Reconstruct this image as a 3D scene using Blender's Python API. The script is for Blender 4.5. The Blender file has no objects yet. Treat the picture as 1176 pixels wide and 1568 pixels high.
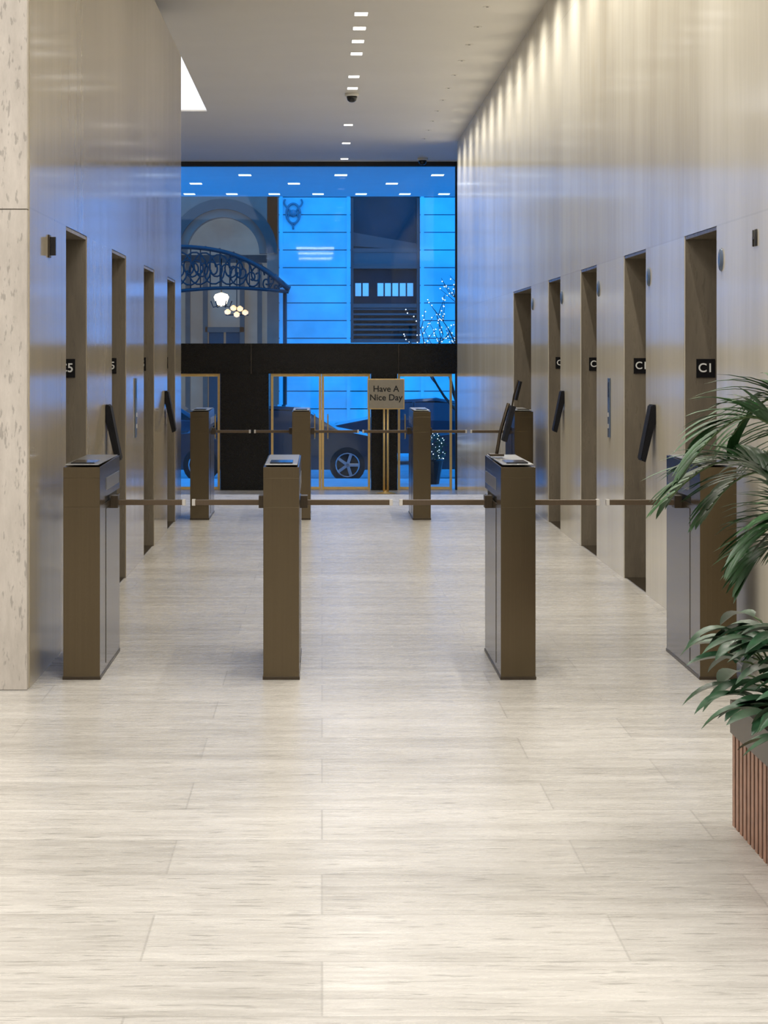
import bpy, math, random
from mathutils import Vector, Matrix
random.seed(7)
sc = bpy.context.scene
sc.view_settings.view_transform = 'Standard'
sc.view_settings.look = 'None'
sc.view_settings.exposure = 0.0

# ------------------------------------------------------------------ materials
def new_mat(name):
    m = bpy.data.materials.new(name); m.use_nodes = True
    nt = m.node_tree
    b = nt.nodes["Principled BSDF"]
    return m, nt, b
def simple(name, col, rough=0.5, metal=0.0, emit=None, es=0.0, spec=0.5, noise=0.0, nscale=20, coat=0.0):
    m, nt, b = new_mat(name)
    b.inputs["Base Color"].default_value = (*col, 1)
    b.inputs["Roughness"].default_value = rough
    b.inputs["Metallic"].default_value = metal
    b.inputs["Specular IOR Level"].default_value = spec
    b.inputs["Coat Weight"].default_value = coat
    if noise > 0:
        n = nt.nodes.new("ShaderNodeTexNoise"); n.inputs["Scale"].default_value = nscale
        n.inputs["Detail"].default_value = 4
        tc = nt.nodes.new("ShaderNodeTexCoord")
        nt.links.new(tc.outputs["Object"], n.inputs["Vector"])
        r = nt.nodes.new("ShaderNodeValToRGB")
        r.color_ramp.elements[0].position = 0.3; r.color_ramp.elements[1].position = 0.7
        r.color_ramp.elements[0].color = (*[c*(1-noise) for c in col], 1)
        r.color_ramp.elements[1].color = (*[min(1, c*(1+noise)) for c in col], 1)
        nt.links.new(n.outputs["Fac"], r.inputs["Fac"])
        nt.links.new(r.outputs["Color"], b.inputs["Base Color"])
    if emit:
        b.inputs["Emission Color"].default_value = (*emit, 1)
        b.inputs["Emission Strength"].default_value = es
    return m
def mathn(nt, op, a=None, b=None):
    n = nt.nodes.new("ShaderNodeMath"); n.operation = op
    for i, v in enumerate((a, b)):
        if v is None: continue
        if isinstance(v, (int, float)): n.inputs[i].default_value = v
        else: nt.links.new(v, n.inputs[i])
    return n.outputs[0]
def mixc(nt, fac, a, b, mode='MIX'):
    n = nt.nodes.new("ShaderNodeMix"); n.data_type = 'RGBA'; n.blend_type = mode
    if isinstance(fac, (int, float)): n.inputs[0].default_value = fac
    else: nt.links.new(fac, n.inputs[0])
    for i, v in ((6, a), (7, b)):
        if isinstance(v, tuple): n.inputs[i].default_value = (*v, 1)
        else: nt.links.new(v, n.inputs[i])
    return n.outputs[2]

def travertine(name, c_light, c_dark, stretch, rough, pit=0.5, tile=None, tilevar=0.12, axis='xy', ior=1.5, veinamt=1.0, fineamt=None, seed=0.0, seam=0.35, pitscale=9, pitlo=0.64):
    """stretch: scale vector of the noise (small = long along that axis)"""
    m, nt, b = new_mat(name)
    geo = nt.nodes.new("ShaderNodeNewGeometry")
    if fineamt is None: fineamt = 0.32*veinamt
    def mapped(sc_, off=(0, 0, 0)):
        mp = nt.nodes.new("ShaderNodeMapping")
        mp.inputs["Scale"].default_value = sc_
        mp.inputs["Location"].default_value = off
        nt.links.new(geo.outputs["Position"], mp.inputs["Vector"])
        return mp.outputs[0]
    def noise(vec, detail=5, rough_=0.6, scale=1.0):
        n = nt.nodes.new("ShaderNodeTexNoise")
        n.inputs["Scale"].default_value = scale; n.inputs["Detail"].default_value = detail
        n.inputs["Roughness"].default_value = rough_
        nt.links.new(vec, n.inputs["Vector"]); return n.outputs["Fac"]
    def ramp(f, p0, p1, v0=0.0, v1=1.0):
        r = nt.nodes.new("ShaderNodeMapRange")
        r.inputs[1].default_value = p0; r.inputs[2].default_value = p1
        r.inputs[3].default_value = v0; r.inputs[4].default_value = v1
        nt.links.new(f, r.inputs[0]); return r.outputs[0]
    s = stretch
    tvec = None
    if tile:
        br = nt.nodes.new("ShaderNodeTexBrick")
        br.inputs["Scale"].default_value = 1.0
        br.inputs["Brick Width"].default_value = tile[0]
        br.inputs["Row Height"].default_value = tile[1]
        br.inputs["Mortar Size"].default_value = tile[2]
        br.inputs["Mortar Smooth"].default_value = 0.1
        br.inputs["Bias"].default_value = 0.0
        br.inputs["Color1"].default_value = (0, 0, 0, 1)
        br.inputs["Color2"].default_value = (1, 1, 1, 1)
        br.inputs["Mortar"].default_value = (0.5, 0.5, 0.5, 1)
        br.offset = tile[3]
        if axis == 'xy':
            v = mapped((1, 1, 1))
        else:
            sep = nt.nodes.new("ShaderNodeSeparateXYZ"); nt.links.new(geo.outputs["Position"], sep.inputs[0])
            cb = nt.nodes.new("ShaderNodeCombineXYZ")
            nt.links.new(sep.outputs[1], cb.inputs[0]); nt.links.new(sep.outputs[2], cb.inputs[1])
            v = cb.outputs[0]
        nt.links.new(v, br.inputs["Vector"])
        tvec = br
    big = noise(mapped(s, (seed, seed, seed)), 6, 0.65)
    fine = noise(mapped(tuple(q*4.5 for q in s), (3.1, 1.7, seed)), 5, 0.7)
    cloud = noise(mapped((0.9, 0.9, 0.9), (7, 2, seed)), 3, 0.5)
    a = mathn(nt, 'ADD', ramp(big, 0.34, 0.66, 0, 0.5*veinamt), ramp(fine, 0.35, 0.65, 0, fineamt))
    a = mathn(nt, 'ADD', a, ramp(cloud, 0.35, 0.65, -0.05, 0.15))
    if tvec:
        sepc = nt.nodes.new("ShaderNodeSeparateColor"); nt.links.new(tvec.outputs["Color"], sepc.inputs[0])
        tv = mathn(nt, 'MULTIPLY', mathn(nt, 'SUBTRACT', sepc.outputs[0], 0.5), tilevar*2.5)
        a = mathn(nt, 'ADD', a, tv)
    cl = nt.nodes.new("ShaderNodeClamp"); nt.links.new(a, cl.inputs[0])
    col = mixc(nt, cl.outputs[0], c_light, c_dark)
    pn = noise(mapped(tuple(q*pitscale for q in s), (1, 5, 2+seed)), 3, 0.55)
    pm = ramp(pn, pitlo, pitlo+0.07, 0, pit)
    col = mixc(nt, pm, col, tuple(c*0.45 for c in c_dark))
    if tvec:
        col = mixc(nt, mathn(nt, 'MULTIPLY', tvec.outputs["Fac"], seam), col, tuple(c*0.5 for c in c_dark))
    nt.links.new(col, b.inputs["Base Color"])
    nt.links.new(ramp(fine, 0.3, 0.7, rough*0.8, rough*1.25), b.inputs["Roughness"])
    b.inputs["IOR"].default_value = ior
    return m

M_floor = travertine("travertine_floor", (0.67, 0.645, 0.60), (0.335, 0.315, 0.28), (1.3, 9.5, 3), 0.28, pit=0.45, tile=(1.22, 0.46, 0.003, 0.37), tilevar=0.10, seam=0.32, veinamt=0.85, fineamt=0.36, pitscale=6.0, pitlo=0.59, ior=1.45)
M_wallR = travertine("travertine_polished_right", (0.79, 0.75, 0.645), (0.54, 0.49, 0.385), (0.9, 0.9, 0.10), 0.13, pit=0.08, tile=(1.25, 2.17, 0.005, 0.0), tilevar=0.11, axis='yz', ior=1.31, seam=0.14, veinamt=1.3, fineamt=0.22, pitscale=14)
M_wallL = travertine("travertine_polished_left_dimmed", (0.47, 0.41, 0.31), (0.31, 0.265, 0.19), (0.9, 0.9, 0.08), 0.11, pit=0.08, tile=(1.25, 2.17, 0.005, 0.0), tilevar=0.10, axis='yz', ior=1.34, seed=4.0, seam=0.14, veinamt=1.2, fineamt=0.22, pitscale=14)  # same stone as the right wall, colour darkened for its weaker lighting
M_end = travertine("travertine_honed_pier", (0.60, 0.55, 0.495), (0.42, 0.38, 0.335), (9, 9, 2.4), 0.4, pit=0.5, seed=2.0, pitscale=6, pitlo=0.60)
M_jamb = travertine("travertine_jamb", (0.24, 0.205, 0.155), (0.13, 0.108, 0.08), (5, 5, 0.8), 0.3, pit=0.3, seed=9.0)
M_ceil = simple("ceiling_paint", (0.78, 0.75, 0.70), 0.55, noise=0.02, nscale=1.0)
M_white = simple("lobby_plaster", (0.75, 0.73, 0.70), 0.6, noise=0.02, nscale=2)
M_soff = simple("exterior_soffit_white", (0.88, 0.88, 0.88), 0.6, noise=0.02, nscale=2)
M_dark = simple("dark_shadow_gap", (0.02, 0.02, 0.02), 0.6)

def bronze(name, c1, c2, rough, metal=0.85):
    m, nt, b = new_mat(name)
    tc = nt.nodes.new("ShaderNodeTexCoord"); mp = nt.nodes.new("ShaderNodeMapping")
    mp.inputs["Scale"].default_value = (160, 160, 1.2)
    nt.links.new(tc.outputs["Object"], mp.inputs[0])
    n = nt.nodes.new("ShaderNodeTexNoise"); n.inputs["Scale"].default_value = 1.0; n.inputs["Detail"].default_value = 3
    nt.links.new(mp.outputs[0], n.inputs["Vector"])
    nt.links.new(mixc(nt, n.outputs["Fac"], c1, c2), b.inputs["Base Color"])
    b.inputs["Metallic"].default_value = metal
    b.inputs["Roughness"].default_value = rough
    return m
M_bronze = bronze("brushed_bronze", (0.118, 0.092, 0.058), (0.145, 0.114, 0.072), 0.20, 1.0)
M_bronze_d = bronze("dark_bronze", (0.055, 0.043, 0.032), (0.085, 0.066, 0.046), 0.35)
M_brass = simple("brass", (0.85, 0.58, 0.22), 0.35, 0.55, noise=0.05)
M_steel = simple("brushed_steel", (0.42, 0.43, 0.44), 0.3, 1.0, noise=0.06, nscale=60)
M_armm = bronze("gate_arm_bronze", (0.11, 0.08, 0.055), (0.14, 0.105, 0.072), 0.4)
M_cap = simple("gate_arm_cap", (0.60, 0.57, 0.53), 0.3, noise=0.02)
M_black = simple("black_glass", (0.012, 0.012, 0.014), 0.12, spec=0.5, noise=0.1)
M_screen = simple("kiosk_screen", (0.012, 0.012, 0.014), 0.55, spec=0.1, noise=0.1)
M_blackst = simple("black_granite", (0.010, 0.009, 0.008), 0.22, noise=0.4, nscale=80, spec=0.3)
M_sign = simple("sign_panel_taupe", (0.46, 0.39, 0.28), 0.45, noise=0.04)
M_txt = simple("sign_text_dark", (0.02, 0.018, 0.015), 0.5)
M_txtw = simple("sign_text_light", (0.75, 0.75, 0.72), 0.5)
M_lamp = simple("lamp_lens", (1, 1, 1), 0.4, emit=(1.0, 0.96, 0.90), es=3.0)
M_lampx = simple("exterior_lamp_lens", (1, 1, 1), 0.4, emit=(0.9, 0.97, 1.0), es=3.0)
M_lum = simple("luminous_panel", (0.9, 0.9, 0.9), 0.5, emit=(0.90, 0.93, 1.0), es=1.0)
M_fac = simple("facade_limestone", (0.72, 0.72, 0.70), 0.8, noise=0.2, nscale=0.9)
M_facg = simple("facade_groove", (0.22, 0.22, 0.24), 0.9)
M_win = simple("facade_window_glass", (0.02, 0.025, 0.03), 0.2, noise=0.4, nscale=1.5, spec=0.3)
M_winf = simple("facade_window_frame_glow", (0.09, 0.06, 0.05), 0.5, emit=(0.3, 0.25, 0.3), es=0.03)  # slight emission brightens the frame although it is no lamp
M_slat = simple("facade_louver", (0.16, 0.08, 0.07), 0.5)
M_refl = simple("reflection_pane", (0.7, 0.8, 0.9), 0.4, emit=(0.35, 0.65, 0.9), es=0.3)  # glowing strips stand in for windows reflected in the facade glass
M_entry = simple("entry_stone_warm_glow", (0.35, 0.24, 0.14), 0.6, emit=(0.75, 0.58, 0.42), es=0.14, noise=0.25, nscale=1.2)  # emission in the stone stands in for warm light inside the entry
M_iron = simple("wrought_iron", (0.015, 0.015, 0.018), 0.5, noise=0.1)
M_chand = simple("chandelier_glow", (1, .9, .7), 0.4, emit=(1.0, 0.82, 0.50), es=3.0)
M_chand2 = simple("chandelier_glow_warm", (1, .7, .4), 0.4, emit=(1.0, 0.6, 0.25), es=1.4)
M_asph = simple("asphalt", (0.28, 0.28, 0.28), 0.8, noise=0.2, nscale=6)
M_walk = simple("sidewalk_concrete", (0.78, 0.78, 0.77), 0.7, noise=0.08, nscale=3)
M_car = simple("car_paint_dark", (0.05, 0.06, 0.08), 0.2, 0.3, coat=1.0, noise=0.05)
M_tire = simple("tire_rubber", (0.015, 0.015, 0.015), 0.8, noise=0.1)
M_rim = simple("alloy_rim", (0.6, 0.6, 0.62), 0.3, 0.9, noise=0.03)
M_head = simple("headlight", (0.9, 0.9, 0.9), 0.2, emit=(0.9, 0.95, 1), es=1.5)
M_bark = simple("bark", (0.06, 0.05, 0.045), 0.8, noise=0.3, nscale=20)
M_fairy = simple("fairy_bulb", (1, 1, 1), 0.4, emit=(0.85, 0.92, 1.0), es=3.0)
M_soil = simple("soil", (0.035, 0.025, 0.018), 0.95, noise=0.4, nscale=60)
M_slatw = simple("wood_slat_red_brown", (0.33, 0.17, 0.11), 0.45, noise=0.18, nscale=25)
M_leaf = simple("palm_leaf", (0.024, 0.080, 0.022), 0.42, noise=0.55, nscale=9)
M_leaf2 = simple("broad_leaf", (0.030, 0.090, 0.042), 0.35, noise=0.5, nscale=12)
M_stem = simple("plant_stem", (0.08, 0.13, 0.04), 0.5, noise=0.2)
M_shrub = simple("shrub_leaf", (0.03, 0.08, 0.03), 0.6, noise=0.5, nscale=15)
M_lantern = simple("lantern_glass", (0.10, 0.14, 0.22), 0.25, noise=0.1)
M_panelL = simple("panel_lens", (1, 1, 1), 0.4, emit=(1, .97, .92), es=1.5)

m, nt, b = new_mat("window_glass")
nt.nodes.remove(b)
tr = nt.nodes.new("ShaderNodeBsdfTransparent"); tr.inputs[0].default_value = (0.93, 0.96, 0.98, 1)
gl = nt.nodes.new("ShaderNodeBsdfGlossy"); gl.inputs["Roughness"].default_value = 0.02
fr = nt.nodes.new("ShaderNodeFresnel"); fr.inputs[0].default_value = 1.35
mx = nt.nodes.new("ShaderNodeMixShader")
nt.links.new(fr.outputs[0], mx.inputs[0]); nt.links.new(tr.outputs[0], mx.inputs[1]); nt.links.new(gl.outputs[0], mx.inputs[2])
nt.links.new(mx.outputs[0], nt.nodes["Material Output"].inputs[0])
M_glass = m

# ------------------------------------------------------------------ mesh builder
class MB:
    def __init__(s, name): s.name = name; s.v = []; s.f = []; s.mi = []; s.mats = []; s.smooth = []
    def m(s, mat):
        if mat not in s.mats: s.mats.append(mat)
        return s.mats.index(mat)
    def add(s, vs, fs, mat, smooth=False):
        o = len(s.v); s.v += [tuple(v) for v in vs]; k = s.m(mat)
        for f in fs: s.f.append([o+i for i in f]); s.mi.append(k); s.smooth.append(smooth)
    def box(s, x0, x1, y0, y1, z0, z1, mat):
        vs = [(x, y, z) for z in (z0, z1) for y in (y0, y1) for x in (x0, x1)]
        s.add(vs, [(0,2,3,1),(4,5,7,6),(0,1,5,4),(2,6,7,3),(0,4,6,2),(1,3,7,5)], mat)
    def obox(s, c, ux, uy, uz, hx, hy, hz, mat):
        c = Vector(c); ux = Vector(ux).normalized(); uy = Vector(uy).normalized(); uz = Vector(uz).normalized()
        vs = [c+ux*hx*a+uy*hy*b_+uz*hz*d for d in (-1,1) for b_ in (-1,1) for a in (-1,1)]
        s.add(vs, [(0,2,3,1),(4,5,7,6),(0,1,5,4),(2,6,7,3),(0,4,6,2),(1,3,7,5)], mat)
    def prism(s, poly, axis, a0, a1, mat):
        n = len(poly)
        def P(p, a):
            return (a, p[0], p[1]) if axis == 'x' else ((p[0], a, p[1]) if axis == 'y' else (p[0], p[1], a))
        vs = [P(p, a0) for p in poly]+[P(p, a1) for p in poly]
        fs = [tuple(range(n))[::-1], tuple(range(n, 2*n))]+[(i, (i+1) % n, n+(i+1) % n, n+i) for i in range(n)]
        s.add(vs, fs, mat)
    def tube(s, pts, r, mat, seg=8, smooth=True):
        pts = [Vector(p) for p in pts]; n = len(pts)
        rs = r if isinstance(r, (list, tuple)) else [r]*n
        vs = []; up = Vector((0.13, 0.21, 0.97))
        for i, p in enumerate(pts):
            t = (pts[min(i+1, n-1)]-pts[max(i-1, 0)]).normalized()
            a = t.cross(up)
            if a.length < 1e-3: a = t.cross(Vector((1, 0, 0)))
            a.normalize(); b_ = t.cross(a)
            for k in range(seg):
                q = 2*math.pi*k/seg
                vs.append(p+(a*math.cos(q)+b_*math.sin(q))*rs[i])
        fs = [(i*seg+k, i*seg+(k+1) % seg, (i+1)*seg+(k+1) % seg, (i+1)*seg+k) for i in range(n-1) for k in range(seg)]
        fs += [tuple(range(seg))[::-1], tuple(range((n-1)*seg, n*seg))]
        s.add(vs, fs, mat, smooth)
    def lathe(s, prof, c, mat, seg=24, smooth=True):
        vs = []; n = len(prof)
        for r, z in prof:
            for k in range(seg):
                q = 2*math.pi*k/seg; vs.append((c[0]+r*math.cos(q), c[1]+r*math.sin(q), c[2]+z))
        fs = [(i*seg+k, i*seg+(k+1) % seg, (i+1)*seg+(k+1) % seg, (i+1)*seg+k) for i in range(n-1) for k in range(seg)]
        fs += [tuple(range(seg))[::-1], tuple(range((n-1)*seg, n*seg))]
        s.add(vs, fs, mat, smooth)
    def ico(s, c, r, mat):
        t = [(0,0,1),(1,0,0),(0,1,0),(-1,0,0),(0,-1,0),(0,0,-1)]
        s.add([(c[0]+r*a, c[1]+r*b_, c[2]+r*d) for a, b_, d in t],
              [(0,1,2),(0,2,3),(0,3,4),(0,4,1),(5,2,1),(5,3,2),(5,4,3),(5,1,4)], mat)
    def build(s, bevel=0.0, parent=None):
        me = bpy.data.meshes.new(s.name)
        me.from_pydata(s.v, [], s.f)
        for mt in s.mats: me.materials.append(mt)
        for p, k, sm in zip(me.polygons, s.mi, s.smooth): p.material_index = k; p.use_smooth = sm
        me.update()
        o = bpy.data.objects.new(s.name, me); sc.collection.objects.link(o)
        if bevel:
            md = o.modifiers.new("bevel", 'BEVEL'); md.width = bevel; md.segments = 2; md.limit_method = 'ANGLE'
        if parent: o.parent = parent
        return o
def empty(name):
    o = bpy.data.objects.new(name, None); sc.collection.objects.link(o); o.empty_display_size = .1; return o
def text(name, body, loc, rot, size, mat, parent, ext=0.001, align='CENTER', off=0.012):
    cu = bpy.data.curves.new(name, 'FONT'); cu.body = body; cu.size = size; cu.extrude = ext
    cu.align_x = align; cu.align_y = 'CENTER'; cu.materials.append(mat); cu.offset = size*off
    o = bpy.data.objects.new(name, cu); sc.collection.objects.link(o)
    o.location = loc; o.rotation_euler = rot; o.parent = parent; return o
def area(name, loc, rot, sx, sy, power, col, parent=None, spread=math.pi):
    l = bpy.data.lights.new(name, 'AREA'); l.shape = 'RECTANGLE'; l.size = sx; l.size_y = sy
    l.energy = power; l.color = col; l.spread = spread
    o = bpy.data.objects.new(name, l); sc.collection.objects.link(o); o.location = loc; o.rotation_euler = rot
    if parent: o.parent = parent
    return o

# ------------------------------------------------------------------ dims
F = 3400.0; VX, VY = 493.0, 542.0; H = 1.51
CH = 3.19
CE = H+CH            # ceiling
XR, XL = 2.035, -1.32
YG = 36.9            # glazing plane
ZL = -0.747          # lower floor
YS = 23.85           # top of the steps
XE = -1.51           # ceiling edge left

# ---- floor
mb = MB("floor"); mb.box(-6, 6, -4, YS, -0.3, 0, M_floor)
mb.build()
mb = MB("entrance_steps")
for i in range(4):
    z = -(i+1)*0.149
    mb.box(-4.95, XR-0.01, YS+0.001+0.3*i, YS+0.3*(i+1)+0.02, ZL-0.2, z, M_floor)
mb.build(0.004)
mb = MB("floor_lower"); mb.box(-5, 6, YS+1.23, YG+0.3, ZL-0.25, ZL, M_floor); mb.build()

# ---- ceiling
mb = MB("ceiling")
mb.box(-6, 6, -4, 9.9, CE, CE+0.2, M_ceil)
mb.box(-1.6, XR+0.1, 9.9, 20.8, CE, CE+0.2, M_ceil)
mb.box(XE, XR+0.1, 20.8, 29.2, CE, CE+0.2, M_ceil)
mb.box(-5, XR+0.1, 29.2, 33.4, CE, CE+0.2, M_ceil)
mb.box(-5, 6, 33.4, YG, CE, CE+0.2, M_ceil)
mb.build()
mb = MB("luminous_ceiling_panel")
mb.box(-5, XE-0.004, 20.8, 29.2, CE+0.02, CE+0.12, M_lum)
mb.build()

# ---- right wall with openings
doors = [(11.45+2.5*i, 12.47+2.5*i) for i in range(4)]
opR = doors+[(21.6, 23.6)]
DH = 2.17
mb = MB("wall_right")
ys = [8.5]
for a, b_ in opR: ys += [a, b_]
ys.append(33.4)
for i in range(0, len(ys), 2):
    mb.box(XR, XR+0.9, ys[i], ys[i+1], (0 if ys[i+1] < 23.8 else ZL), CE, M_wallR)
for a, b_ in opR: mb.box(XR, XR+0.9, a, b_, DH, CE, M_wallR)
mb.box(XR, XR+0.9, 21.6, 23.6, -0.3, 0.0, M_wallR)
mb.build()
mb = MB("wall_left")
ys = [10.0]
for a, b_ in doors: ys += [a, b_]
ys.append(20.8)
for i in range(0, len(ys), 2):
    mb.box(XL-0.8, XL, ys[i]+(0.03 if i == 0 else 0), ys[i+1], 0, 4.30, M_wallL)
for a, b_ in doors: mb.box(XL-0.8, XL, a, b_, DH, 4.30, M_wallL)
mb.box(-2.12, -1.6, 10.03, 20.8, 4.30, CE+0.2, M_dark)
mb.build()
mb = MB("wall_left_pier")
zz = [0, 2.16, CE]
for a, b_ in zip(zz[:-1], zz[1:]):
    mb.box(-6, XL-0.005, 9.97, 10.03, a+0.0025, b_-0.0025, M_end)
mb.box(-6, XL-0.012, 9.98, 10.025, 0, CE, M_jamb)
mb.build()
mb = MB("wall_right_return"); mb.box(XR+0.9, 6, 8.5, 8.6, 0, CE, M_end); mb.build()
mb = MB("wall_front_left"); mb.box(-6.2, -6, -4, 10, 0, CE, M_white); mb.build()
mb = MB("wall_front_right"); mb.box(6, 6.2, -4, 8.6, 0, CE, M_white); mb.build()
mb = MB("wall_back"); mb.box(-6.2, 6.2, -4.2, -4, 0, CE, M_white); mb.build()
mb = MB("wall_left_bay")
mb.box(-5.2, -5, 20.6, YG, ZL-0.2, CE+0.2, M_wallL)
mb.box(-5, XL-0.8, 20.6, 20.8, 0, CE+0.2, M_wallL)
mb.build()
mb = MB("wall_right_bay")
mb.box(6, 6.2, 33.4, YG, ZL-0.2, CE+0.2, M_wallR)
mb.box(XR+0.9, 6, 33.2, 33.4, ZL-0.2, CE+0.2, M_wallR)
mb.build()

# ---- elevators
def elevator(side, a, b_, wide=False):
    e = empty("elevator_door")
    X = XR if side > 0 else XL
    s = side
    def bx(n, x0, x1, y0, y1, z0, z1, mt, bev=0.0):
        q = MB(n); xs = sorted((X+s*x0, X+s*x1)); q.box(xs[0], xs[1], y0, y1, z0, z1, mt); return q.build(bev, e)
    bx("jamb_far", 0.004, 0.5, b_-0.02, b_-0.002, 0, DH-0.02, M_jamb)
    bx("jamb_near", 0.004, 0.5, a+0.002, a+0.02, 0, DH-0.02, M_jamb)
    bx("head", 0.004, 0.5, a+0.002, b_-0.002, DH-0.02, DH-0.002, M_jamb)
    mid = (a+b_)/2
    bx("leaf_1", 0.46, 0.5, a+0.02, mid-0.003, 0.005, DH-0.02, M_bronze_d)
    bx("leaf_2", 0.46, 0.5, mid+0.003, b_-0.02, 0.005, DH-0.02, M_bronze_d)
    bx("sill", 0.01, 0.5, a+0.02, b_-0.02, 0.0, 0.006, M_bronze)
    if not wide:
        cx = X+s*0.115
        q = MB("plaque"); q.box(cx-0.052, cx+0.052, b_-0.028, b_-0.02, 1.378, 1.482, M_black); q.build(0, e)
        text("plaque_letter", "C1" if s > 0 else "C5", (cx, b_-0.030, 1.43), (math.pi/2, 0, 0), 0.07, M_txtw, e)
    if s > 0:
        q = MB("hall_lantern")
        vs = []; fs = []
        c = Vector((X-s*0.001, a-0.14 if not wide else a-0.2, 1.99))
        rings = [(0.055, 0.0), (0.05, 0.008), (0.03, 0.012), (0.0, 0.012)]
        for r, d in rings:
            for j in range(16):
                t = 2*math.pi*j/16
                vs.append((c.x-s*d, c.y+r*math.cos(t), c.z+r*1.1*math.sin(t)))
        for i in range(3):
            for j in range(16):
                fs.append((i*16+j, i*16+(j+1) % 16, (i+1)*16+(j+1) % 16, (i+1)*16+j))
        q.add(vs, fs, M_lantern, True)
        q.build(0, e)
for a, b_ in doors:
    elevator(1, a, b_); elevator(-1, a, b_)
elevator(1, 21.6, 23.6, True)

def call_panel(side, y):
    X = XR if side > 0 else XL; s = side
    q = MB("elevator_call_panel")
    xs = sorted((X-s*0.001, X-s*0.010))
    q.box(xs[0], xs[1], y-0.05, y+0.05, 0.92, 1.34, M_lantern)
    q.box(xs[0]-0.002, xs[1]+0.002, y-0.035, y+0.035, 1.2, 1.31, M_black)
    for z in (1.0, 1.08): q.box(xs[0]-0.003, xs[1]+0.003, y-0.015, y+0.015, z-0.015, z+0.015, M_cap)
    q.build(0.002)
call_panel(1, 15.7); call_panel(-1, 15.7)

def kiosk(side, y):
    X = (XR-0.003) if side > 0 else (XL+0.003); s = side
    q = MB("elevator_dispatch_kiosk")
    prof = [(X, 1.20), (X-s*0.018, 1.20), (X-s*0.085, 0.86), (X-s*0.060, 0.85), (X, 1.10)]
    q.prism(prof, 'y', y-0.08, y+0.08, M_screen)
    d = Vector((-s*0.067, 0, -0.34)).normalized(); nrm = Vector((-s*0.34, 0, 0.067)).normalized()
    c = Vector((X-s*0.0515, y, 1.03))+nrm*0.003
    q.obox(c, d, (0, 1, 0), nrm, 0.165, 0.072, 0.004, M_screen)
    q.build(0.002)
for y in (13.6, 18.7): kiosk(1, y); kiosk(-1, y)

e = empty("wall_lettering_right")
text("label", "HI", (XR-0.004, 10.42, 2.05), (math.pi/2, 0, -math.pi/2), 0.11, M_txt, e, ext=0.003)
q = MB("blade_sign"); q.box(XL+0.001, XL+0.035, 10.72, 10.735, 1.985, 2.075, M_black)
q.box(XL+0.001, XL+0.008, 10.69, 10.765, 1.975, 2.085, M_bronze_d); q.build(0.002)

# ---- turnstiles
TX = [(-1.199, -1.029), (-0.272, -0.106), (0.829, 0.990), (1.752, 1.922)]
def turnstile(x0, x1, y0, arms):
    q = MB("turnstile")
    y1 = y0+1.0; T = 0.995
    q.box(x0, x1, y0, y1, 0, 0.80, M_bronze)
    q.box(x0+0.012, x1-0.012, y0+0.25, y1-0.02, 0.80, 0.83, M_dark)
    q.box(x0, x1, y0, y0+0.25, 0.80, T-0.06, M_bronze)
    q.prism([(y0+0.25, 0.83), (y1, 0.83), (y1, 0.935), (y0+0.25, 0.935)], 'x', x0, x1, M_bronze)
    q.prism([(y0, 0.935), (y1, 0.935), (y1, T), (y0, T-0.01)], 'x', x0, x1, M_bronze)
    q.box(x0+0.008, x1-0.008, y0+0.012, y0+0.98, T-0.001, T+0.004, M_steel)
    q.box(x0+0.03, x1-0.03, y0+0.05, y0+0.30, T+0.003, T+0.010, M_black)
    q.box(x0-0.003, x1+0.003, y0-0.003, y1+0.003, 0.0, 0.015, M_bronze_d)
    for xx in (x0-0.002, x1):
        q.box(xx, xx+0.002, y0+0.30, y1-0.05, 0.86, 0.92, M_steel)
        q.box(xx, xx+0.002, y0+0.28, y1-0.03, 0.04, 0.775, M_bronze)
    ya = y0+0.56; za = 0.785+0.012
    for s, L in arms:
        xe = x1 if s > 0 else x0
        q.obox((xe+s*0.018, ya, 0.79), (1, 0, 0), (0, 1, 0), (0, 0, 1), 0.018, 0.045, 0.03, M_bronze_d)
        q.obox((xe+s*(L/2), ya, za-0.012), (1, 0, 0), (0, 1, 0), (0, 0, 1), L/2, 0.018, 0.0125, M_armm)
        q.obox((xe+s*(L-0.006), ya, za-0.012), (1, 0, 0), (0, 1, 0), (0, 0, 1), 0.008, 0.021, 0.015, M_cap)
    return q.build(0.004)
gaps = [(TX[i+1][0]-TX[i][1])/2-0.018 for i in range(3)]
for y0 in (10.29, 20.2):
    for i, (x0, x1) in enumerate(TX):
        arms = []
        if i < 3: arms.append((1, gaps[i]))
        if i > 0: arms.append((-1, gaps[i-1]))
        turnstile(x0, x1, y0, arms)

def reader(x, y, z0):
    q = MB("card_reader_stand")
    q.tube([(x, y, z0), (x+0.02, y, z0+0.12), (x+0.06, y, z0+0.26)], 0.009, M_bronze_d)
    q.obox((x, y, z0+0.006), (1, 0, 0), (0, 1, 0), (0, 0, 1), 0.035, 0.05, 0.006, M_bronze_d)
    u = Vector((0.25, 0, 1)).normalized(); n = Vector((1, 0, -0.25)).normalized()
    q.obox((x+0.06, y, z0+0.16), u, (0, 1, 0), n, 0.09, 0.07, 0.010, M_screen)
    q.build(0.002)
reader(1.77, 20.7, 1.007)
reader(0.86, 10.95, 1.007)

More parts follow.
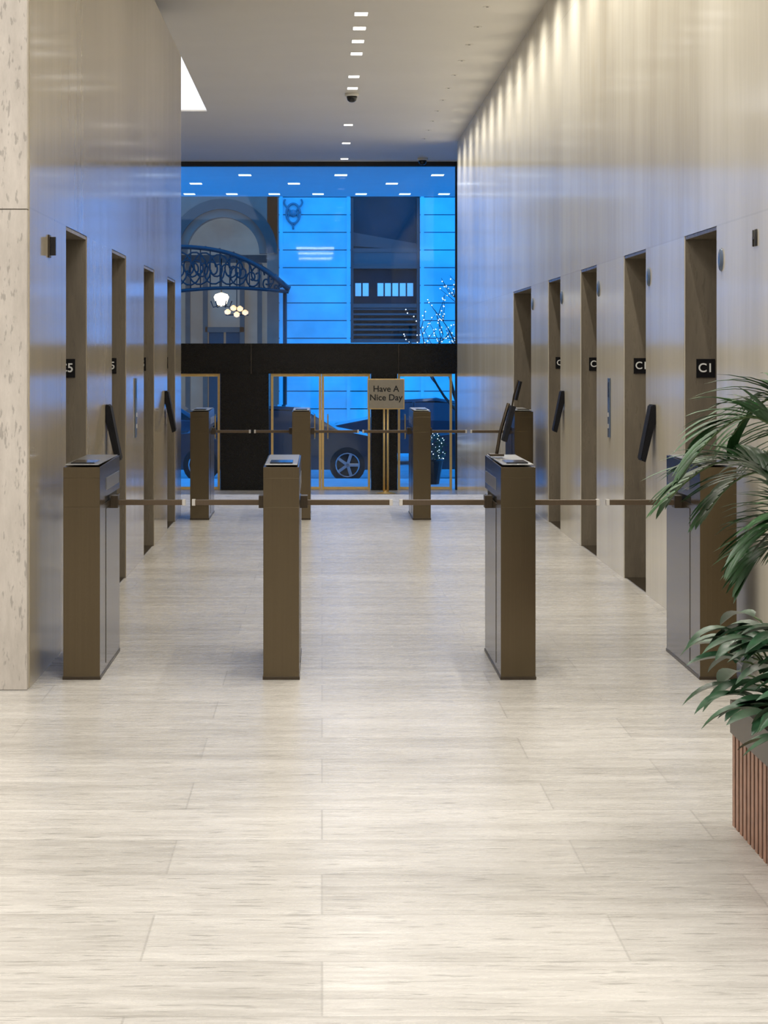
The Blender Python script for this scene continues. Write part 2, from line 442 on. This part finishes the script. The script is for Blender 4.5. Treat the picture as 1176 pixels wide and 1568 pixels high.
# ---- stanchion sign
e = empty("have_a_nice_day_sign_stand")
sy = 36.0; sx = (591-VX)/F*sy
q = MB("stand")
q.lathe([(0.0, 0), (0.17, 0), (0.17, 0.012), (0.03, 0.03), (0.022, 0.05)], (sx, sy, ZL), M_brass)
for d in (-0.03, 0.03): q.tube([(sx+d, sy, ZL+0.02), (sx+d, sy, ZL+1.4)], 0.020, M_brass)
q.box(sx-0.06, sx+0.06, sy-0.022, sy+0.022, ZL+0.98, ZL+1.01, M_brass)
q.build(0, e)
z0, z1 = ZL+1.36, ZL+1.855
q = MB("frame")
q.box(sx-0.30, sx+0.30, sy-0.02, sy+0.01, z0, z1, M_brass)
q.box(sx-0.285, sx+0.285, sy-0.026, sy-0.02, z0+0.015, z1-0.015, M_sign)
q.build(0.003, e)
text("lettering", "Have A\nNice Day", (sx, sy-0.028, (z0+z1)/2+0.01), (math.pi/2, 0, 0), 0.14, M_txt, e, off=0.015)

# ---- glazed entrance wall
def gx(x): return (x-VX)/F*YG
def gz(y): return H-(y-VY)/F*YG
zb0, zb1 = gz(572), gz(526)
q = MB("window_wall_frame")
q.box(-5, 6, YG-0.06, YG+0.08, gz(255), CE, M_iron)
q.box(-5, 6, YG-0.10, YG+0.14, zb0, zb1, M_blackst)
for x in (270, 385, 610, 702): 
    q.box(gx(x)-0.006, gx(x)+0.006, YG-0.104, YG-0.10, zb0, zb1, M_bronze_d)
q.box(gx(697), gx(700), YG-0.07, YG+0.08, ZL, CE, M_iron)
q.box(-3.3, -3.24, YG-0.07, YG+0.08, ZL, CE, M_iron)
q.box(4.2, 4.26, YG-0.07, YG+0.08, ZL, CE, M_iron)
for a, b_ in ((338, 412), (568, 608)):
    q.box(gx(a), gx(b_), YG-0.16, YG+0.2, ZL, zb0, M_blackst)
q.box(-5, -3.0, YG-0.16, YG+0.2, ZL, zb0, M_blackst)
q.build(0.004)
q = MB("window_1"); q.box(-5, 6, YG-0.005, YG+0.005, zb1, gz(255), M_glass); q.build()
def glass_door(n, xa, xb, pull=None):
    e = empty(n)
    w = 0.04
    q = MB("frame")
    q.box(xa, xa+w, YG-0.03, YG+0.03, ZL, zb0-0.001, M_brass); q.box(xb-w, xb, YG-0.03, YG+0.03, ZL, zb0-0.001, M_brass)
    q.box(xa+w, xb-w, YG-0.03, YG+0.03, zb0-0.05, zb0-0.001, M_brass)
    q.box(xa+w, xb-w, YG-0.03, YG+0.03, ZL+0.005, ZL+0.05, M_brass)
    if pull:
        q.tube([(pull, YG-0.03, ZL+0.85), (pull, YG-0.09, ZL+0.87), (pull, YG-0.09, ZL+1.23), (pull, YG-0.03, ZL+1.25)], 0.012, M_brass)
    q.build(0.003, e)
    q = MB("pane"); q.box(xa+w, xb-w, YG-0.004, YG+0.004, ZL+0.05, zb0-0.05, M_glass); q.build(0, e)
glass_door("door_1", gx(415), gx(492), gx(482))
glass_door("door_2", gx(492.5), gx(567), gx(502))
glass_door("door_3", gx(609), gx(692), gx(620))
glass_door("door_4", gx(262), gx(337), gx(330))
glass_door("door_5", gx(701), gx(780), gx(712))
glass_door("door_6", gx(781), gx(860), gx(790))
q = MB("window_2"); q.box(gx(861), 6, YG-0.005, YG+0.005, ZL, zb0, M_glass); q.build()
q = MB("window_3"); q.box(-3.0, gx(261), YG-0.005, YG+0.005, ZL, zb0, M_glass); q.build()

# ---- ceiling downlights + camera dome
def downlight(x, y, z, pw, lens=M_lamp, col=(1.0, 0.95, 0.87), sx=0.06, sy=0.10):
    q = MB("recessed_downlight")
    q.box(x-sx-0.010, x+sx+0.010, y-sy-0.010, y+sy+0.010, z-0.004, z-0.001, M_white)
    q.box(x-sx, x+sx, y-sy, y+sy, z-0.006, z-0.003, lens)
    o = q.build()
    if pw: area("lamp", (x, y, z-0.009), (0, 0, 0), 2*sx, 2*sy, pw, col, o, 2.8)
cxl = 0.367
for yy in (11.0, 14.0, 17.0): downlight(cxl, yy, CE, 22)
for yp, pw in ((21, 12), (43, 0), (63, 0), (82, 18), (117, 0), (135, 20), (191, 22), (219, 0), (243, 30)):
    downlight(cxl, CH*F/(VY-yp), CE, pw)
for (dx, dy) in ((cxl, 27.2), (1.64, 36.2)):
    q = MB("dome_security_camera")
    q.lathe([(0.0, -0.11), (0.03, -0.105), (0.055, -0.085), (0.065, -0.05), (0.065, -0.03)], (dx, dy, CE), M_black)
    q.lathe([(0.08, -0.035), (0.085, -0.03), (0.085, -0.001), (0.0, -0.001)], (dx, dy, CE), M_white)
    q.build()
# pinhole wall washers along the right wall
y = 10.4
while y < 33:
    q = MB("pinhole_wall_washer")
    q.lathe([(0.0, -0.002), (0.035, -0.003), (0.042, -0.0035), (0.042, -0.0005), (0, -0.0005)], (1.52, y, CE), M_ceil, 16)
    q.lathe([(0.0, -0.004), (0.013, -0.0045), (0.013, -0.0005), (0, -0.0005)], (1.52, y, CE), M_dark, 12)
    o = q.build()
    l = bpy.data.lights.new("lamp", 'SPOT'); l.energy = 84; l.color = (1.0, 0.955, 0.87)
    l.spot_size = math.radians(150); l.spot_blend = 1.0; l.shadow_soft_size = 0.03
    lo = bpy.data.objects.new("lamp", l); sc.collection.objects.link(lo)
    lo.location = (1.52, y, CE-0.035); lo.rotation_euler = (0, math.radians(-10), 0)
    lo.parent = o
    y += 1.25
# entrance lobby panels (camera side)
for x in (-3.4, -0.2, 3.0):
    for y in (0.5, 4.2, 7.6):
        q = MB("ceiling_light_panel")
        q.box(x-0.62, x+0.62, y-0.62, y+0.62, CE-0.03, CE-0.001, M_steel)
        q.box(x-0.58, x+0.58, y-0.58, y+0.58, CE-0.034, CE-0.028, M_panelL)
        o = q.build()
        area("lamp", (x, y, CE-0.04), (0, 0, 0), 1.1, 1.1, 66, (1.0, 0.97, 0.93), o)

# ================================================================== exterior
ZG = ZL-0.02
q = MB("sidewalk"); q.box(-14, 16, YG+0.3, 40.6, ZL-0.35, ZG, M_walk)
q.box(-14, 16, 52.5, 60, ZL-0.35, ZG, M_walk); q.build()
q = MB("ground_street"); q.box(-30, 30, 40.6, 52.5, ZL-0.45, ZL-0.17, M_asph); q.build()
q = MB("exterior_soffit"); q.box(-6, 7, YG+0.09, 45.0, CE, CE+0.3, M_soff)
q.build()
for yp, xs in ((268, (375, 522, 670)), (281, (450, 600, 300)), (297, (290, 355, 420, 487, 553, 620, 680))):
    for x in xs:
        y = CH*F/(VY-yp)
        downlight((x-VX)/F*y, y, CE, 0, M_lampx, sx=0.11, sy=0.16)
# facade
YF = 56.0
def fx(x): return (x-VX)/F*YF
def fz(y): return H-(y-VY)/F*YF
q = MB("stone_facade_building")
def courses(x0, x1, za, zb, y=YF):
    z = za
    while z < zb-0.02:
        zz = min(z+0.445, zb)
        q.box(x0, x1, y, y+0.5, z+0.015, zz-0.01, M_fac); z = zz
q.box(-14, 16, YF+0.045, YF+0.06, 5.6, 14, M_facg)
courses(-14, 16, 5.6, 14)
piers = [(-14, -8.2), (-6.0, -4.0), (fx(427), fx(537)), (fx(643), fx(643)+1.9), (6.2, 8.2), (10, 16)]
for a, b_ in piers:
    q.box(a, b_, YF+0.045, YF+0.3, ZG, 5.6, M_facg); courses(a, b_, ZG, 5.6)
    if b_-a < 2.2: q.box(a+0.02, a+0.10, YF-0.03, YF+0.05, ZG, 5.6, M_fac); q.box(b_-0.10, b_-0.02, YF-0.03, YF+0.05, ZG, 5.6, M_fac)
wins = [(-8.2, -6.0), (fx(537), fx(643)), (fx(643)+1.9, 6.2), (8.2, 10)]
for a, b_ in wins:
    q.box(a, b_, YF+0.35, YF+0.4, ZG, 5.6, M_win)
    courses(a, b_, ZG, fz(550))
    for xx in (a, b_-0.07): q.box(xx, xx+0.07, YF+0.1, YF+0.36, fz(550), 5.45, M_winf)
    for yy in (383, 408, 468, 525): q.box(a+.07, b_-.07, YF+0.12, YF+0.36, fz(yy)-0.05, fz(yy)+0.05, M_winf)
    q.box(a+.07, b_-.07, YF+0.14, YF+0.3, fz(406), fz(384), M_slat)
    q.prism([(a+.07, fz(355)), (b_-.07, fz(372)), (b_-.07, fz(383)), (a+.07, fz(376))], 'y', YF+0.31, YF+0.33, M_winf)
    z = fz(522)
    while z < fz(470):
        q.box(a+.07, b_-.07, YF+0.18, YF+0.34, z, z+0.05, M_slat); z += 0.13
    for k in range(8):
        xa = a+0.12+k*(b_-a-0.24)/8
        if k != 2 : q.box(xa, xa+0.15, YF+0.33, YF+0.345, fz(453), fz(433), M_refl)
    q.box(a-0.08, b_+0.08, YF-0.1, YF+0.3, fz(535), fz(525), M_fac)
ac, ar, az = fx(341), 1.32, fz(388)
N = 24
def ringarch(r0, r1, y0, y1, mat):
    for k in range(N):
        t0, t1 = math.pi*k/N, math.pi*(k+1)/N
        poly = [(ac+r0*math.cos(t0), az+r0*math.sin(t0)), (ac+r1*math.cos(t0), az+r1*math.sin(t0)),
                (ac+r1*math.cos(t1), az+r1*math.sin(t1)), (ac+r0*math.cos(t1), az+r0*math.sin(t1))]
        q.prism(poly, 'y', y0, y1, mat)
M_archs = simple("arch_stone_brown_glow", (0.17, 0.10, 0.065), 0.8, noise=0.15, nscale=3, emit=(0.5, 0.38, 0.3), es=0.06)  # faint warm emission put into the stone in place of light on it
M_archd = simple("arch_stone_dark_glow", (0.08, 0.05, 0.035), 0.8, noise=0.15, nscale=3, emit=(0.5, 0.38, 0.3), es=0.02)  # darker arch stone, also lifted by a trace of emission
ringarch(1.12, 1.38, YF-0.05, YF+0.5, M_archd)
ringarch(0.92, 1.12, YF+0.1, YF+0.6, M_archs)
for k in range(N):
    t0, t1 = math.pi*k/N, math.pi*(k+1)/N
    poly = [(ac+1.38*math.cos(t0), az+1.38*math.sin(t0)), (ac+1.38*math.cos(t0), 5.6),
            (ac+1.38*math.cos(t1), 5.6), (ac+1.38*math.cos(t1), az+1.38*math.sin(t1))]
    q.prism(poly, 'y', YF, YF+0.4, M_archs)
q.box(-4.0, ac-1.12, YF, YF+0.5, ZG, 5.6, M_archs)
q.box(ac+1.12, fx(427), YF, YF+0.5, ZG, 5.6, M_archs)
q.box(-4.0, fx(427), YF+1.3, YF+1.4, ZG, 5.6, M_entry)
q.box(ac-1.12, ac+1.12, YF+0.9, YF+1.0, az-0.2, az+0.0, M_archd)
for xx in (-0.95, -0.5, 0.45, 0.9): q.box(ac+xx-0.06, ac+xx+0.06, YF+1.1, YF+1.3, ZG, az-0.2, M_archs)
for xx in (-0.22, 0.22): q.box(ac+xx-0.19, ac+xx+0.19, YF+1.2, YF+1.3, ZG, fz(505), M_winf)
q.box(ac-0.5, ac+0.5, YF+1.1, YF+1.3, fz(508), fz(500), M_archs)
cx_, cz_ = fx(449), fz(327)
pts = [(cx_+0.17*math.cos(t), YF-0.03, cz_+0.25*math.sin(t)) for t in [2*math.pi*k/20 for k in range(21)]]
q.tube(pts, 0.03, M_facg, 6)
for s in (-1, 1):
    pts = [(cx_+s*(0.2-0.010*k+0.05*math.sin(k*0.7)), YF-0.03, cz_+0.36-0.045*k) for k in range(18)]
    q.tube(pts, 0.022, M_facg, 6)
q.lathe([(0, -.1), (.08, -.06), (.1, 0), (.06, .08), (0, .1)], (cx_, YF-0.02, cz_), M_facg, 12)
q.build()

q = MB("wrought_iron_canopy")
YC = 53.5
def cx(x): return (x-VX)/F*YC
def cz(y): return H-(y-VY)/F*YC
rim = []
for k in range(25):
    t = k/24
    x = 262+(442-262)*t
    y = 378+ (t**2.6)*66
    rim.append((cx(x), YC, cz(y)))
q.tube(rim, 0.055, M_iron, 6)
low = []
for k in range(25):
    t = k/24
    x = 262+(442-262)*t
    low.append((cx(x), YC, cz(447-6*math.sin(math.pi*t))))
q.tube(low, 0.045, M_iron, 6)
for k in range(0, 25, 2): q.tube([rim[k], low[k]], 0.016, M_iron, 5)
random.seed(3)
for k in range(9):
    for s in (-1, 1):
        t = (k+0.5)/9; i = int(t*24)
        c = (Vector(rim[i])+Vector(low[i]))/2
        hgt = (rim[i][2]-low[i][2])*0.42
        if hgt < 0.08: continue
        pts = []
        for j in range(22):
            a_ = j*0.42*s; r_ = hgt*(1-j/24)
            pts.append((c.x+s*0.06+r_*math.cos(a_)*0.75, YC, c.z+s*0.03+r_*math.sin(a_)))
        q.tube(pts, 0.022, M_iron, 5)
for k in range(0, 25, 3):
    p = Vector(rim[k]); q.tube([p, (p.x, YF-0.06, p.z+0.15)], 0.025, M_iron, 5)
for k in range(24):
    a, b_ = Vector(rim[k]), Vector(rim[k+1])
    q.add([a, b_, (b_.x, YF-0.06, b_.z+0.15), (a.x, YF-0.06, a.z+0.15)], [(0, 1, 2, 3)], M_iron)
for xx in (cx(436),): q.tube([(xx, YC+0.3, ZG), (xx, YC+0.3, cz(447))], 0.05, M_iron, 8)
q.build()

q = MB("entrance_chandelier")
YCh = 55.0
def hx(x): return (x-VX)/F*YCh
def hz(y): return H-(y-VY)/F*YCh
c = (hx(339), YCh, hz(458))
q.tube([(c[0], c[1], c[2]+0.15), (c[0], c[1], c[2]+1.0)], 0.015, M_iron)
q.lathe([(0.03, -.18), (.13, -.12), (.19, .05), (.15, .12), (0.02, .16)], c, M_chand, 12)
for k in range(6):
    a_ = k*math.pi/3
    q.tube([(c[0], c[1], c[2]-.15), (c[0]+.2*math.cos(a_), c[1]+.2*math.sin(a_), c[2]-.2), (c[0]+.26*math.cos(a_), c[1]+.26*math.sin(a_), c[2]-.05)], 0.015, M_iron, 5)
q.build()
q = MB("entrance_chandelier")
for dx, dz in ((-14, 2), (-5, -4), (5, -3), (13, 3), (0, 6)):
    q.lathe([(0.02, -.06), (.07, -.03), (.08, .03), (.02, .08)], (hx(362+dx), YCh+0.2, hz(476+dz)), M_chand2, 8)
q.tube([(hx(345), YCh+.2, hz(482)), (hx(380), YCh+.2, hz(482))], 0.02, M_iron, 5)
q.tube([(hx(362), YCh+.2, hz(482)), (hx(362), YCh+.2, hz(388))], 0.012, M_iron, 5)
q.build()

def car(xc, yc, zg, flip=1):
    q = MB("car")
    L = 4.5; W = 1.75
    prof = [(-2.25, .35), (-2.25, .72), (-2.15, .88), (-1.55, .95), (-0.85, 1.38), (-0.3, 1.46), (0.5, 1.42), (1.2, 1.0), (1.9, .86), (2.2, .7), (2.25, .4), (2.1, .25), (-2.1, .25)]
    def ring(sy, k):
        return [(xc+flip*x, yc+sy*(W/2-(0.16 if z > 1.0 else 0)*k), zg+z) for x, z in prof]
    a = ring(-1, 1); b_ = ring(1, 1); n = len(prof)
    q.add(a+b_, [tuple(range(n)), tuple(range(n, 2*n))[::-1]]+[(i, n+i, n+(i+1) % n, (i+1) % n) for i in range(n)], M_car)
    glassp = [(-1.35, .98), (-0.8, 1.33), (-0.3, 1.40), (0.45, 1.36), (1.0, 1.02)]
    for sy in (-1, 1):
        q.add([(xc+flip*x, yc+sy*(W/2-(0.14 if z > 1.0 else 0.0)+0.012), zg+z) for x, z in glassp], [tuple(range(5))], M_black)
    q.box(xc-0.22, xc-0.16, yc-W/2-0.01, yc-W/2+0.1, zg+.4, zg+1.38, M_car)
    for wx in (-1.38, 1.38):
        for sy in (-1, 1):
            yy = yc+sy*(W/2-0.08)
            vs = []; S = 24
            for r, d in [(0.0, -0.09), (0.21, -0.10), (0.22, -0.12), (0.33, -0.11), (0.34, 0), (0.33, .11), (.22, .12), (.21, .1), (0.0, .09)]:
                for k in range(S):
                    t = 2*math.pi*k/S; vs.append((xc+flip*wx+r*math.cos(t), yy+d, zg+.34+r*math.sin(t)))
            fr_ = [(i*S+k, i*S+(k+1) % S, (i+1)*S+(k+1) % S, (i+1)*S+k) for i in range(8) for k in range(S)]
            q.add(vs, fr_, M_tire)
            for k in range(5):
                t = 2*math.pi*k/5
                q.obox((xc+flip*wx+.11*math.cos(t), yy+sy*0.115, zg+.34+.11*math.sin(t)), (math.cos(t), 0, math.sin(t)), (0, 1, 0), (-math.sin(t), 0, math.cos(t)), .11, .012, .03, M_rim)
            pts = [(xc+flip*wx+.22*math.cos(t), yy+sy*.12, zg+.34+.22*math.sin(t)) for t in [2*math.pi*k/20 for k in range(21)]]
            q.tube(pts, .015, M_rim, 5)
    for sy in (-1, 1): q.obox((xc+flip*2.2, yc+sy*.65, zg+.66), (1, 0, 0), (0, 1, 0), (0, 0, 1), .06, .18, .07, M_head)
    q.build(0.02)
zr = ZL-0.17
car(-0.90, 42.6, zr, 1); car(4.3, 42.8, zr, 1); car(2.2, 49.5, zr, -1); car(-4.2, 49.7, zr, -1)

def tree(x, y, z, h, name="street_tree", seed=1):
    random.seed(seed)
    e = empty(name); q = MB("branches"); l = MB("fairy_lights")
    def grow(p, d, L, r, lev):
        pts = [p]; cur = Vector(p); dd = Vector(d)
        for k in range(5):
            dd = (dd+Vector((random.uniform(-.2, .2), random.uniform(-.2, .2), random.uniform(-.05, .15)))).normalized()
            cur = cur+dd*L/5; pts.append(tuple(cur))
        q.tube(pts, [r*(1-0.12*k) for k in range(6)], M_bark, 6)
        if lev >= 1:
            for a_, b_ in zip(pts[:-1], pts[1:]):
                if random.random() < .6:
                    t = random.random()
                    c = Vector(a_).lerp(Vector(b_), t)+Vector([random.uniform(-r-.02, r+.02) for _ in range(3)])
                    l.ico(c, 0.012, M_fairy)
        if lev < 3:
            for k in range(4):
                i = random.choice((2, 3, 4, 5)); az_ = random.uniform(0, 6.28)
                nd = (dd+Vector((math.cos(az_), math.sin(az_), 0.25))*0.9).normalized()
                grow(pts[i], nd, L*0.62, r*0.5, lev+1)
    grow((x, y, z), (0, 0, 1), h*0.5, 0.06, 0)
    q.build(0, e); l.build(0, e)
tree((712-VX)/F*39.8+0.15, 39.8, ZG+0.02, 4.0)
random.seed(11)
e = empty("shrub_with_fairy_lights")
q = MB("foliage"); l = MB("fairy_lights")
sxc, syc = (655-VX)/F*38.9, 38.9
for k in range(500):
    v = Vector([random.gauss(0, 1) for _ in range(3)]).normalized()*random.uniform(.6, 1)
    p = Vector((sxc+v.x*.34, syc+v.y*.3, ZG+.62+v.z*.34))
    d = Vector([random.uniform(-1, 1) for _ in range(3)]).normalized(); n = d.orthogonal().normalized()
    q.add([p-d*.04, p+n*.018, p+d*.04, p-n*.018], [(0, 1, 2, 3)], M_shrub)
    if k % 5 == 0: l.ico(p, 0.01, M_fairy)
q.tube([(sxc, syc, ZG+.3), (sxc, syc, ZG+.7)], .02, M_bark)
q.lathe([(0.2, 0), (.27, .4), (.29, .4), (.29, .44), (.24, .44), (.24, .38), (0, .38)], (sxc, syc, ZG), M_blackst, 16)
q.build(0, e); l.build(0, e)

# ================================================================== foreground planter
e = empty("potted_palm_planter")
PX0, PX1, PY0, PY1, PH = 1.315, 1.88, 5.7, 7.13, 0.40
RM = 0.105
q = MB("planter_box")
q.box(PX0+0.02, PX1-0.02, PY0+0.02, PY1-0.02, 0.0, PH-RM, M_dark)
p = 0.062
y = PY0+0.01
while y < PY1-0.04:
    for xx, xw in ((PX0+0.003, PX0), (PX1-0.02, PX1-0.003)):
        q.box(xx, xx+0.017, y, y+0.042, 0.0, PH-RM, M_dark)  # slat sides coloured dark so the grooves read as shaded gaps
        q.box(xw, xw+0.003, y+0.002, y+0.040, 0.0, PH-RM, M_slatw)
    y += p
x = PX0+0.012; pf = 0.024
while x < PX1-0.03:
    for yy, yw in ((PY0+0.003, PY0), (PY1-0.02, PY1-0.003)):
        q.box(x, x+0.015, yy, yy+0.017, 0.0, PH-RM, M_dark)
        q.box(x, x+0.015, yw, yw+0.003, 0.0, PH-RM, M_slatw)
    x += pf
q.box(PX0-0.004, PX1+0.004, PY0-0.004, PY0+0.03, PH-RM, PH, M_bronze_d)
q.box(PX0-0.004, PX1+0.004, PY1-0.03, PY1+0.004, PH-RM, PH, M_bronze_d)
q.box(PX0-0.004, PX0+0.03, PY0+0.03, PY1-0.03, PH-RM, PH, M_bronze_d)
q.box(PX1-0.03, PX1+0.004, PY0+0.03, PY1-0.03, PH-RM, PH, M_bronze_d)
q.box(PX0+0.03, PX1-0.03, PY0+0.03, PY1-0.03, PH-0.09, PH-0.03, M_soil)
q.build(0, e)

def bez(a, b_, c, t): return a*(1-t)**2+b_*2*t*(1-t)+c*t*t
def blade(q, p, d, droop, L, w, mat, nseg=6, up=Vector((0, 0, 1)), prof=None, fold=0.25):
    d = d.normalized(); cur = Vector(p); vs = []
    for k in range(nseg+1):
        t = k/nseg
        dd = (d+Vector((0, 0, -1))*droop*t).normalized()
        side = dd.cross(up)
        if side.length < 1e-3: side = Vector((1, 0, 0))
        side.normalize(); nn = side.cross(dd)
        ww = w*(prof(t) if prof else (math.sin(math.pi*min(1, 0.12+t*0.88))**0.7 if t < 1 else 0.02))
        vs += [cur-side*ww+nn*ww*fold, cur, cur+side*ww+nn*ww*fold]
        cur = cur+dd*L/nseg
    fs = []
    for k in range(nseg):
        o = 3*k; fs += [(o, o+1, o+4, o+3), (o+1, o+2, o+5, o+4)]
    q.add(vs, fs, mat, True)
def frond(q, B, C, T, n=24, LL=0.28, w=0.011):
    B, C, T = map(Vector, (B, C, T))
    pts = [bez(B, C, T, k/16) for k in range(17)]
    q.tube(pts, [0.007*(1-0.8*k/16)+0.001 for k in range(17)], M_stem, 6)
    for k in range(n):
        t = 0.32+0.68*k/(n-1)
        p = bez(B, C, T, t); tg = (bez(B, C, T, min(1, t+.02))-bez(B, C, T, t-.02)).normalized()
        side = tg.cross(Vector((0, 0, 1)))
        if side.length < .05: side = Vector((0, 1, 0))
        side.normalize()
        ll = LL*(math.sin(math.pi*(0.18+0.72*(k/(n-1))))**0.8)*random.uniform(.9, 1.1)
        for s in (-1, 1):
            d = tg*0.75+side*s*(0.85-0.4*k/n)+Vector((0, 0, .18+random.uniform(-.1, .1)))
            blade(q, p, d, random.uniform(.5, 1.0), ll, w*random.uniform(.85, 1.15), M_leaf)
random.seed(21)
q = MB("palm_fronds")
R = (1.62, 6.62, PH-0.05)
FR = [((1.45, 6.6, 1.68), (1.12, 6.7, 1.19)), 
      ((1.45, 6.8, 1.50), (1.09, 6.95, 1.06)), ((1.52, 6.7, 1.72), (1.28, 6.9, 1.26)),
      ((1.55, 6.5, 1.30), (1.24, 6.55, .92)), ((1.6, 6.9, 1.65), (1.45, 7.3, 1.16)),
      ((1.7, 6.5, 1.75), (1.8, 6.2, 1.35)), ((1.7, 6.8, 1.6), (1.9, 7.2, 1.25)),
      ((1.6, 6.3, 1.5), (1.5, 5.9, 1.1)), ((1.75, 6.4, 1.4), (1.85, 5.9, 1.05)),
      ((1.55, 6.55, 1.30), (1.36, 6.5, .96)), ((1.5, 6.9, 1.45), (1.22, 7.0, 1.02)),
      ((1.6, 6.6, 1.55), (1.42, 6.6, 1.2)), ((1.55, 6.8, 1.2), (1.30, 6.8, .84))]
for i, (c, t) in enumerate(FR):
    frond(q, (R[0]+random.uniform(-.05, .05), R[1]+random.uniform(-.06, .06), R[2]), c, t)
q.build(0, e)
q = MB("broad_leaf_plant")
def lp(t): return (math.sin(math.pi*min(1, t)**0.75)**0.8)*1.0 if 0 < t < 1 else 0.03
random.seed(5)
for (bx_, by_) in ((1.46, 6.95), (1.46, 6.6), (1.48, 6.1), (1.7, 6.8)):
    for k in range(28):
        a_ = random.uniform(0, 2*math.pi)
        if bx_ < 1.6 and k % 2: a_ = random.uniform(math.pi*0.65, math.pi*1.35)
        r_ = random.uniform(.05, .17); hh = random.uniform(.06, .33)
        B = Vector((bx_+random.uniform(-.03, .03), by_+random.uniform(-.06, .06), PH-.04))
        T = B+Vector((math.cos(a_)*r_, math.sin(a_)*r_, hh))
        C = B+Vector((math.cos(a_)*r_*.3, math.sin(a_)*r_*.3, hh*1.0))
        q.tube([bez(B, C, T, j/6) for j in range(7)], 0.0035, M_stem, 5)
        d = Vector((math.cos(a_), math.sin(a_), .25))
        blade(q, T, d, random.uniform(.6, 1.7), random.uniform(.15, .22), random.uniform(.032, .052), M_leaf2, 8, prof=lp, fold=.3)
q.build(0, e)

# ================================================================== world / camera
w = bpy.data.worlds.new("World"); sc.world = w; w.use_nodes = True
bg = w.node_tree.nodes["Background"]
bg.inputs[0].default_value = (0.010, 0.29, 1.0, 1); bg.inputs[1].default_value = 3.1

cam = bpy.data.cameras.new("camera"); co = bpy.data.objects.new("camera", cam); sc.collection.objects.link(co)
co.location = (0, 0, H); co.rotation_euler = (math.pi/2, 0, 0)
cam.sensor_fit = 'HORIZONTAL'; cam.sensor_width = 36; cam.lens = F/1176*36
cam.shift_x = (588-VX)/1176; cam.shift_y = -(784-VY)/1176
cam.clip_end = 300
sc.camera = co
